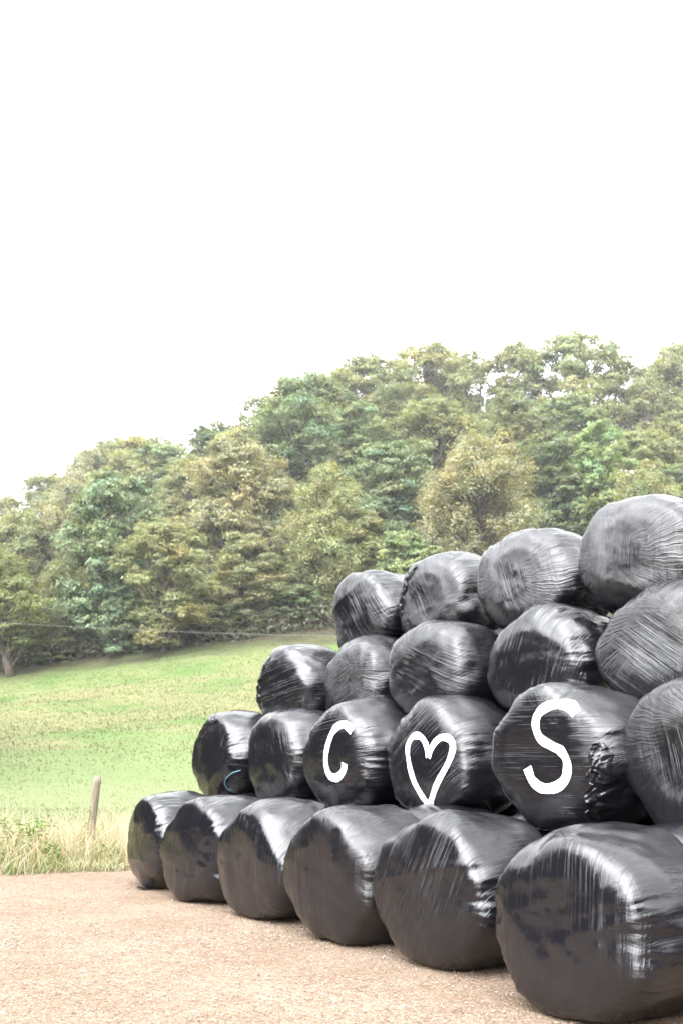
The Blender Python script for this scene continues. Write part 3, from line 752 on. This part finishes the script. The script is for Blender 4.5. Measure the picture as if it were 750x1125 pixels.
# far wood that lines the yard to the left (seen mirrored in the film); dark mass added behind for reflections
def wood_mass(name, spots, lab):
    VV = []; FF = []; CC = []; off = 0
    for k, (x, y, s, hs) in enumerate(spots):
        p = protos['oak'][k % 3]['crown']
        n = len(p.vertices); v = np.empty(n * 3, np.float32); p.vertices.foreach_get('co', v); v = v.reshape(-1, 4, 3)
        cc = np.empty(n * 4, np.float32); p.color_attributes['tone'].data.foreach_get('color', cc); cc = cc.reshape(-1, 4, 4)
        v = v[::2]; cc = cc[::2].copy()
        m = v.mean(1, keepdims=True); v = m + (v - m) * 3.4
        a = k * 1.7; ca, sa = math.cos(a), math.sin(a)
        q = np.stack([v[..., 0] * ca - v[..., 1] * sa, v[..., 0] * sa + v[..., 1] * ca, v[..., 2]], -1)
        q = q * np.array([s, s, hs]) + np.array([x, y, float(terrain_h(x, y)) - 1.6 * hs])
        cc[..., :3] *= np.array([.095, .10, .065])
        VV.append(q.reshape(-1, 3)); CC.append(cc.reshape(-1, 4)); FF.append(np.arange(len(VV[-1])).reshape(-1, 4) + off); off += len(VV[-1])
    o = obj(name, mesh_np(name, np.concatenate(VV), np.concatenate(FF), False, np.concatenate(CC), M['grass']))
    tag(o, lab, 'woodland', kind='stuff')
wood_mass('roadside_woodland', WOOD_LEFT, 'line of dark leafy woodland beyond the left side of the yard')
wood_mass('added_rear_woodland', ADDED_WOOD_BACK, 'dark leafy woodland added unseen behind the viewer for its reflection')

# ------------------------------------------------------------------ bales
PSI = .64
BR = .613
def bale_profile(k, step):
    """(r, y) along the bale outline, front centre to back centre; k = how far the front rim is rounded off"""
    L = .535
    c = [(0, -L - .035), (.15, -L - .034), (.30, -L - .028), (.44 - .07 * k, -L - .008), (.515 - .05 * k, -L + .022 + .01 * k), (.555 - .035 * k, -L + .075 + .02 * k),
         (.585 - .02 * k, -L + .18), (.606, -L + .34), (.613, -.04), (.603, .16), (.565, .31), (.48, .42), (.30, .485), (.15, .505), (0, .51)]
    c = [Vector(p) for p in c]
    P = [c[0] * 2 - c[1]] + c + [c[-1] * 2 - c[-2]]
    out = []
    for i in range(1, len(P) - 2):
        a, b, d, e = P[i - 1:i + 3]
        m = max(2, int((d - b).length / step))
        for q in range(m):
            t = q / m
            out.append(.5 * ((2 * b) + (d - a) * t + (2 * a - 5 * b + 4 * d - e) * t * t + (3 * b - a - 3 * d + e) * t ** 3))
    out.append(c[-1])
    o = np.array([tuple(v) for v in out]); o[:, 0] = np.maximum(o[:, 0], 0)
    for _ in range(3): o[1:-1] = .25 * o[:-2] + .5 * o[1:-1] + .25 * o[2:]
    return o

def bale_mesh(seed, sx, squash=.965, lumps=1.0, upper=False, pull=1.0, rnd=.5, step=.0105, na=224):
    r = np.random.default_rng(seed)
    pr = bale_profile(rnd, step); n = len(pr)
    th = np.linspace(0, 2 * np.pi, na, endpoint=False)
    T, Rr = np.meshgrid(th, pr[:, 0]); _, Yy = np.meshgrid(th, pr[:, 1])
    R = BR
    q = Rr / R
    # cross-section: slightly polygonal and sagging
    ph = r.uniform(0, 6.28, 5)
    poly = 1 + .020 * np.sin(3 * T + ph[0]) + .017 * np.sin(4 * T + ph[1]) + .010 * np.sin(7 * T + ph[2]) + .006 * np.sin(11 * T + ph[4])
    X = Rr * np.cos(T) * poly; Z = Rr * np.sin(T) * poly; Y = Yy.copy()
    S = seed * 3.7
    P = np.stack([X + S, Y, Z], -1)
    face = np.clip((-Y - .12) / .30, 0, 1)
    # soft hay lumps under the film
    n1 = fbm(P * np.array([2.4, 1.6, 2.4]), seed, 3)
    n2 = fbm(P * np.array([6.5, 3.5, 6.5]), seed + 5, 3)
    outward = np.stack([np.cos(T) * np.clip(q * 1.4 - .3, 0, 1), -face * (1 - np.clip(q * 1.5 - .7, 0, 1)), np.sin(T) * np.clip(q * 1.4 - .3, 0, 1)], -1)
    d = (.048 + .052 * np.exp(-((q - .85) / .14) ** 2)) * lumps * n1 + .006 * lumps * n2
    # gathered pleats running radially over the shoulder
    sh = np.exp(-((q - .90) / .15) ** 2) * face + .35 * np.exp(-((np.abs(Y) - .25) / .2) ** 2) * (q > .9)
    c, s_ = np.cos(T), np.sin(T)
    pl = fbm(np.stack([c * 7.5 + S, s_ * 7.5, q * 1.4], -1), seed + 9, 3)
    plm = np.clip(.5 + 1.2 * fbm(np.stack([c * 1.4, s_ * 1.4 + S, q * 0], -1), seed + 3, 2), .1, 1.2)
    d = d + .013 * pull * sh * (1 - 2.2 * np.abs(pl)) * plm
    pl2 = fbm(np.stack([c * 22 + S, s_ * 22, q * 2.0], -1), seed + 19, 2)
    d = d + .0045 * pull * sh * pl2 * plm
    # a few long tension folds across the face
    for k in range(3):
        a = r.uniform(0, 3.14); o = r.uniform(-.35, .35); w = r.uniform(.03, .07); A = r.uniform(.002, .006)
        uu = X * math.cos(a) + Z * math.sin(a) - o + .04 * n1 * 2
        d = d + A * np.exp(-(uu / w) ** 2) * face * np.clip(1.2 - abs(q - .6) * 1.5, 0, 1)
    # uneven tilt of the pressed end
    Y = Y + face * (.030 * np.sin(T + ph[3]) * q + .02 * n1)
    X = X + outward[..., 0] * d; Y = Y + outward[..., 1] * d; Z = Z + outward[..., 2] * d
    # sag: wide low down, flattened under its own weight
    X = X * sx * (1 + .05 * np.clip(-Z / R, -1, 1) - .02)
    Z = Z * squash
    fl = -R * squash * (.95 if not upper else .98)
    Z = np.where(Z < fl + .06, fl + .06 * np.exp(np.clip((Z - fl - .06) / .06, -20, 0)) , Z)
    V = np.stack([X, Y, Z], -1).reshape(-1, 3)
    idx = np.arange(n * na).reshape(n, na); nx = np.roll(idx, -1, 1)
    F = np.stack([idx[:-1], idx[1:], nx[1:], nx[:-1]], -1).reshape(-1, 4)
    me = mesh_np('bale_film', V, F, True, None, M['film'])
    return me, V, F, fl

def ribbon(bvh, pts, width, taper=False, closed=False, seed=0):
    """painted stroke: follows the film 3 mm proud of it"""
    r = np.random.default_rng(seed)
    pts = [Vector((a, b)) for a, b in pts]
    # catmull-rom resample
    P = [pts[0] * 2 - pts[1]] + pts + [pts[-1] * 2 - pts[-2]]
    path = []
    for i in range(1, len(P) - 2):
        for k in range(12):
            t = k / 12; a, b, c, d = P[i - 1], P[i], P[i + 1], P[i + 2]
            path.append(.5 * ((2 * b) + (c - a) * t + (2 * a - 5 * b + 4 * c - d) * t * t + (3 * b - a - 3 * c + d) * t ** 3))
    path.append(pts[-1])
    V = []; F = []; m = 7; n = len(path)
    for i, p in enumerate(path):
        d = (path[min(i + 1, n - 1)] - path[max(i - 1, 0)]).normalized(); nn = Vector((-d.y, d.x))
        w = width * (1 + .07 * math.sin(i * .35 + seed) + .03 * r.normal())
        if taper: w *= 1 - .35 * (i / (n - 1) if taper == 1 else 1 - i / (n - 1))
        for k in range(m):
            q = p + nn * w * (k / (m - 1) - .5)
            hit = bvh.ray_cast(Vector((q.x, -2, q.y)), Vector((0, 1, 0)))
            y = hit[0].y if hit[0] is not None else -.65
            V.append((q.x, y - .0045, q.y))
    for i in range(n - 1):
        for k in range(m - 1):
            a = i * m + k; F.append([a, a + m, a + m + 1, a + 1])
    return V, F

def torn_film(bvh, line, width, height, seed, nu=70, nv=16, mode='face'):
    """crumpled loose strip of film standing off the bale along a line of (x, z) face points"""
    r = np.random.default_rng(seed); V = []; F = []
    pts = [Vector((a, b)) for a, b in line]
    seglen = [0]
    for a, b in zip(pts, pts[1:]): seglen.append(seglen[-1] + (b - a).length)
    def at(t):
        s = t * seglen[-1]
        for i in range(len(pts) - 1):
            if s <= seglen[i + 1] + 1e-9:
                return pts[i].lerp(pts[i + 1], (s - seglen[i]) / (seglen[i + 1] - seglen[i]))
        return pts[-1]
    for i in range(nu):
        t = i / (nu - 1); p = at(t); d = (at(min(1, t + .03)) - at(max(0, t - .03))).normalized(); nn = Vector((-d.y, d.x))
        w = width * (.35 + .65 * math.sin(math.pi * min(1, t * 1.02 + .05)) ** .6) * (1 + .18 * math.sin(t * 23 + seed))
        for k in range(nv):
            v = k / (nv - 1); q = p + nn * w * (v - .5)
            hit = bvh.ray_cast(Vector((q.x, -2, q.y)), Vector((0, 1, 0)))
            y = hit[0].y if hit[0] is not None else -.5
            g = np.array([[t * 7 + seed, v * 2.6, 0]])
            lift = height * (math.sin(math.pi * v) ** .7) * (.45 + .9 * abs(float(fbm(g, seed, 3)[0]))) + height * .25 * float(vnoise(np.array([[t * 15 + v * 9, v * 4, 3]]), seed + 2)[0]) * math.sin(math.pi * v)
            off = .010 * float(vnoise(np.array([[t * 22, v * 4, 7]]), seed + 4)[0])
            V.append((q.x + off, y - .003 - max(lift, -.002), q.y + off))
    for i in range(nu - 1):
        for k in range(nv - 1):
            a = i * nv + k; F.append([a, a + nv, a + nv + 1, a + 1])
    return V, F

def build_bale(row, i, x, y, z, label, seed, sx=1.19, col4=(.3, .6, .6, 1), squash=.965, lumps=1.0, pull=1.0, yaw=0, tilt=0, len_=1.0, rnd=.5, step=.0105, na=224):
    me, V, F, fl = bale_mesh(seed, sx, squash, lumps, row > 0, pull, rnd, step, na)
    o = obj('silage_bale', me)
    zz = -fl + .004 if row == 0 else z
    o.location = (x, y, zz)
    o.rotation_euler = (RAD(tilt), 0, PSI - math.pi / 2 + RAD(yaw))
    o.scale = (1, len_, 1)
    o.color = col4
    tag(o, label, 'silage bale', 'black wrapped silage bales stacked in four rows' if row < 9 else None)
    bvh = BVHTree.FromPolygons([tuple(v) for v in V], F.tolist())
    return o, bvh

B = {}
for (row, i, x, y, z, seed, c4, kw, lab) in BALES:
    B[(row, i)] = build_bale(row, i, x, y, z, lab, seed, col4=c4, **kw)

# second rank of bales that carries the upper rows from behind
for k, (row, x, y, z) in enumerate(REAR):
    o, _b = build_bale(row, 0, x, y, z, 'black bale of the rear ranks seen only through the gaps of the front rows', 300 + k, sx=1.24, step=.035, na=84, col4=(.5, .5, .5, 1))
    o['group'] = 'black bales of the rear rank'

def child_mesh(name, parent, V, F, mat, smooth=True, label=None):
    o = obj(name, mesh_np(name, np.array([tuple(v) for v in V]), np.array(F), smooth, None, mat), parent)
    if label: o['label'] = label
    return o
bo, bv = B[(1, 3)]
v, f = ribbon(bv, [(0.402, 0.286), (0.26, 0.356), (0.078, 0.284), (-0.032, 0.116), (-0.061, -0.074), (0.007, -0.191), (0.145, -0.214), (0.267, -0.147), (0.302, -0.06)], 0.092, seed=1)
child_mesh('painted_letter', bo, v, f, M['paint'], label='white painted letter C')
bo, bv = B[(1, 2)]
hl, hf = ribbon(bv, [(0.119, -0.474), (-0.048, -0.246), (-0.148, -0.038), (-0.164, 0.118), (-0.075, 0.211), (0.037, 0.2), (0.125, 0.107), (0.153, -0.0)], 0.07, seed=2)
hr, hg = ribbon(bv, [(0.153, -0.0), (0.221, 0.115), (0.336, 0.191), (0.447, 0.169), (0.485, 0.072), (0.406, -0.097), (0.244, -0.301), (0.119, -0.474)], 0.07, seed=3)
hr = [(a, b - .0012, c) for a, b, c in hr]
child_mesh('painted_heart', bo, hl + hr, hf + [[q + len(hl) for q in p] for p in hg], M['paint'], label='white painted heart outline')
bo, bv = B[(1, 1)]
v, f = ribbon(bv, [(0.373, 0.338), (0.294, 0.408), (0.15, 0.418), (0.03, 0.36), (-0.014, 0.258), (0.021, 0.154), (0.123, 0.095), (0.232, 0.041), (0.283, -0.049), (0.253, -0.164), (0.151, -0.235), (0.009, -0.245), (-0.094, -0.186), (-0.144, -0.085)], 0.084, seed=4)
child_mesh('painted_letter', bo, v, f, M['paint'], label='white painted letter S')
# loose crumpled film
v, f = torn_film(bv, [(.56, .10), (.585, -.06), (.54, -.23), (.44, -.38), (.34, -.52)], .19, .085, 5, 110, 26)
child_mesh('torn_film', bo, v, f, M['film'], label='crumpled loose strip of black film').color = (.2, .9, .3, 1)
bo, bv = B[(3, 2)]
v, f = torn_film(bv, [(-.54, -.14), (-.47, .10), (-.33, .32), (-.16, .44)], .15, .03, 8, 70, 16)
child_mesh('torn_film', bo, v, f, M['film'], label='crumpled dark flap of torn film').color = (.2, .9, .3, 1)
bo, bv = B[(1, 5)]
v, f = torn_film(bv, [(-.44, .20), (-.30, .38), (-.08, .49), (.16, .49)], .11, .03, 12, 90, 18)
child_mesh('torn_film', bo, v, f, M['film'], label='bunched fold of film along the top edge').color = (.2, .9, .3, 1)
bo, bv = B[(2, 4)]
v, f = torn_film(bv, [(-.46, .14), (-.56, -.05), (-.58, -.22), (-.54, -.36)], .12, .05, 15, 80, 18)
child_mesh('torn_film', bo, v, f, M['film'], label='loose tail of film on the left side').color = (.2, .9, .3, 1)

# scraps of film left on the ground
def scrap(x, y, s, seed, lab):
    V = []; F = []; n = 22; m = 10
    for i in range(n):
        for k in range(m):
            u = i / (n - 1) - .5; v = k / (m - 1) - .5
            e = 1 + .35 * float(vnoise(np.array([[u * 5, v * 5, seed]]), seed)[0])
            V.append((u * s * e, v * s * .42 * e, .012 + .035 * abs(float(fbm(np.array([[u * 9, v * 6, seed]]), seed, 3)[0]))))
    for i in range(n - 1):
        for k in range(m - 1):
            a = i * m + k; F.append([a, a + m, a + m + 1, a + 1])
    o = obj('plastic_scrap', mesh_np('plastic_scrap', np.array(V), np.array(F), True, None, M['film']))
    o.location = (x, y, .025); o.rotation_euler = (0, 0, seed * .8); o.color = (.4, .8, .2, 1)
    tag(o, lab, 'plastic scrap')
scrap(-2.42, 12.85, .24, 3, 'torn scrap of black film lying at the foot of the far end bale')


# blue baler twine poking out of the second row end bale
cp = [(.72, -.50, -.42), (.74, -.62, -.40), (.73, -.66, -.33), (.78, -.66, -.26), (.88, -.62, -.19), (.97, -.55, -.16)]
bo, bv = B[(1, 5)]
v, f = tube(cp, [.006] * 6, 6)
Mw = Matrix.LocRotScale(bo.location, bo.rotation_euler, None)
v = [Mw @ p for p in v]
tw = obj('baler_twine', mesh_np('baler_twine', np.array([tuple(p) for p in v]), np.array(f), True, None, M['twine']))
tag(tw, 'loop of blue twine between the two leftmost bales of the second row', 'twine')

# ------------------------------------------------------------------ fence post
def fence_post(x, y, h, lean, lab):
    n = 16; path = []; rad = []
    g = float(terrain_h(x, y))
    V = []; F = []; seg = 14; lv = 18
    for i in range(lv + 1):
        t = i / lv; z = -.3 + (h + .3) * t
        for k in range(seg):
            a = 2 * math.pi * k / seg
            rr = .072 * (1 - .10 * t) * (1 + .05 * math.sin(3 * a + 1) + .03 * float(vnoise(np.array([[math.cos(a) * 3, math.sin(a) * 3, z * 1.2]]), 4)[0]))
            rr *= (1 if i < lv else .86)
            V.append((rr * math.cos(a), rr * math.sin(a), z + (.018 * math.cos(a) if i >= lv - 1 else 0) + (.012 if i == lv else 0)))
    for i in range(lv):
        for k in range(seg):
            F.append([i * seg + k, i * seg + (k + 1) % seg, (i + 1) * seg + (k + 1) % seg, (i + 1) * seg + k])
    c = len(V); V.append((0, 0, h + .012))
    for k in range(0, seg, 2):
        F.append([lv * seg + k, lv * seg + k + 1, lv * seg + (k + 2) % seg, c])
    o = obj('fence_post', mesh_np('fence_post', np.array(V), np.array(F), True, None, M['wood']))
    o.location = (x, y, g); o.rotation_euler = (RAD(2), RAD(lean), .4)
    tag(o, lab, 'fence post')
fence_post(-4.16, 17.0, 1.29, 3.5, 'weathered round wooden fence post leaning slightly in the dry grass')

# overhead cable on two poles
def cable_z(x): return 8.81 + .0013 * (x - 5) ** 2
px = np.linspace(-44, 36, 61)
v, f = tube([(a, 60.0, cable_z(a)) for a in px], [.009] * 61, 6)
tag(obj('overhead_cable', mesh_np('overhead_cable', np.array([tuple(p) for p in v]), np.array(f), True, None, M['wire'])),
    'thin grey overhead cable slung low across the field in front of the wood', 'cable')
HAZE = .0005
# ------------------------------------------------------------------ sky and light
GLOW = 5.2
SUN_EL, SUN_AZ = RAD(48), RAD(210)      # azimuth clockwise from +Y: behind the viewer to the left
w = bpy.data.worlds.new('World'); scene.world = w; w.use_nodes = True
nt = w.node_tree; nt.nodes.clear()
out = nt.nodes.new('ShaderNodeOutputWorld'); bg = nt.nodes.new('ShaderNodeBackground')
sky = nt.nodes.new('ShaderNodeTexSky'); sky.sky_type = 'NISHITA'; sky.sun_disc = False
sky.sun_elevation = SUN_EL; sky.sun_rotation = SUN_AZ; sky.air_density = 1.0; sky.dust_density = 3.0; sky.altitude = 100
# bright even cloud layer over the sky
tc = nt.nodes.new('ShaderNodeTexCoord'); mp = nt.nodes.new('ShaderNodeMapping'); mp.inputs['Scale'].default_value = (1, 1, 2.2)
ns = nt.nodes.new('ShaderNodeTexNoise'); ns.inputs['Scale'].default_value = 1.6; ns.inputs['Detail'].default_value = 5
rp = nt.nodes.new('ShaderNodeValToRGB'); e = rp.color_ramp.elements
e[0].position = .3; e[0].color = (CLOUD * .93, CLOUD * .965, CLOUD * 1.02, 1); e[1].position = .7; e[1].color = (CLOUD * 1.12, CLOUD * 1.12, CLOUD * 1.12, 1)
mx = nt.nodes.new('ShaderNodeMix'); mx.data_type = 'RGBA'; mx.inputs[0].default_value = .90
nt.links.new(tc.outputs['Generated'], mp.inputs[0]); nt.links.new(mp.outputs[0], ns.inputs['Vector']); nt.links.new(ns.outputs[0], rp.inputs[0])
# thin cloud: the veiled sun makes a wide bright region around its direction
dp = nt.nodes.new('ShaderNodeVectorMath'); dp.operation = 'DOT_PRODUCT'
dp.inputs[1].default_value = (math.sin(SUN_AZ) * math.cos(SUN_EL), math.cos(SUN_AZ) * math.cos(SUN_EL), math.sin(SUN_EL))
nt.links.new(tc.outputs['Generated'], dp.inputs[0])
mr = nt.nodes.new('ShaderNodeMapRange'); mr.interpolation_type = 'SMOOTHSTEP'
mr.inputs['From Min'].default_value = .5; mr.inputs['From Max'].default_value = 1.0; mr.inputs['To Min'].default_value = 1.0; mr.inputs['To Max'].default_value = GLOW
nt.links.new(dp.outputs['Value'], mr.inputs['Value'])
ml = nt.nodes.new('ShaderNodeVectorMath'); ml.operation = 'SCALE'
nt.links.new(rp.outputs[0], ml.inputs[0]); nt.links.new(mr.outputs[0], ml.inputs['Scale'])
nt.links.new(sky.outputs[0], mx.inputs[6]); nt.links.new(ml.outputs[0], mx.inputs[7]); nt.links.new(mx.outputs[2], bg.inputs['Color'])
bg.inputs['Strength'].default_value = .15
nt.links.new(bg.outputs[0], out.inputs['Surface'])
sd = bpy.data.lights.new('sun', 'SUN'); sd.energy = 1.5; sd.angle = RAD(22); sd.color = (1, .97, .93)
so = bpy.data.objects.new('sun', sd); col.objects.link(so)
d = Vector((math.sin(SUN_AZ) * math.cos(SUN_EL), math.cos(SUN_AZ) * math.cos(SUN_EL), math.sin(SUN_EL)))
so.rotation_euler = (-d).to_track_quat('-Z', 'Y').to_euler(); so.location = (0, 0, 30)

cd = bpy.data.cameras.new('camera'); cam = bpy.data.objects.new('camera', cd); col.objects.link(cam)
cd.sensor_fit = 'VERTICAL'; cd.sensor_height = 36; cd.sensor_width = 24
cd.lens = 1078.571 / 1125 * 36; cd.clip_end = 3000; cd.clip_start = .05
cam.location = (0, 0, 1.587); cam.rotation_euler = (math.pi / 2 + .246, 0, 0)
cd.dof.use_dof = True; cd.dof.focus_distance = 9.5; cd.dof.aperture_fstop = 2.4
scene.camera = cam

scene.render.engine = 'CYCLES'
scene.view_settings.view_transform = 'Standard'; scene.view_settings.look = 'None'; scene.view_settings.exposure = 0
scene.cycles.max_bounces = 8; scene.cycles.diffuse_bounces = 4; scene.cycles.glossy_bounces = 4; scene.cycles.transmission_bounces = 4

# thin haze hanging over the hillside
hz = [(-160, 42), (160, 42), (160, 200), (-160, 200)]
V = [(a, b, -2) for a, b in hz] + [(a, b, 75) for a, b in hz]
F = [[3, 2, 1, 0], [4, 5, 6, 7], [0, 1, 5, 4], [1, 2, 6, 5], [2, 3, 7, 6], [3, 0, 4, 7]]
hm = bpy.data.materials.new('haze'); hm.use_nodes = True; ht = hm.node_tree; ht.nodes.clear()
ho = ht.nodes.new('ShaderNodeOutputMaterial'); hv = ht.nodes.new('ShaderNodeVolumeScatter')
hv.inputs['Density'].default_value = HAZE; hv.inputs['Color'].default_value = (.95, .97, 1, 1); ht.links.new(hv.outputs[0], ho.inputs['Volume'])
hb = obj('haze', mesh_np('haze', np.array(V, float), np.array(F), False, None, hm)); tag(hb, 'thin pale haze over the hillside', kind='structure')
scene.cycles.volume_bounces = 0
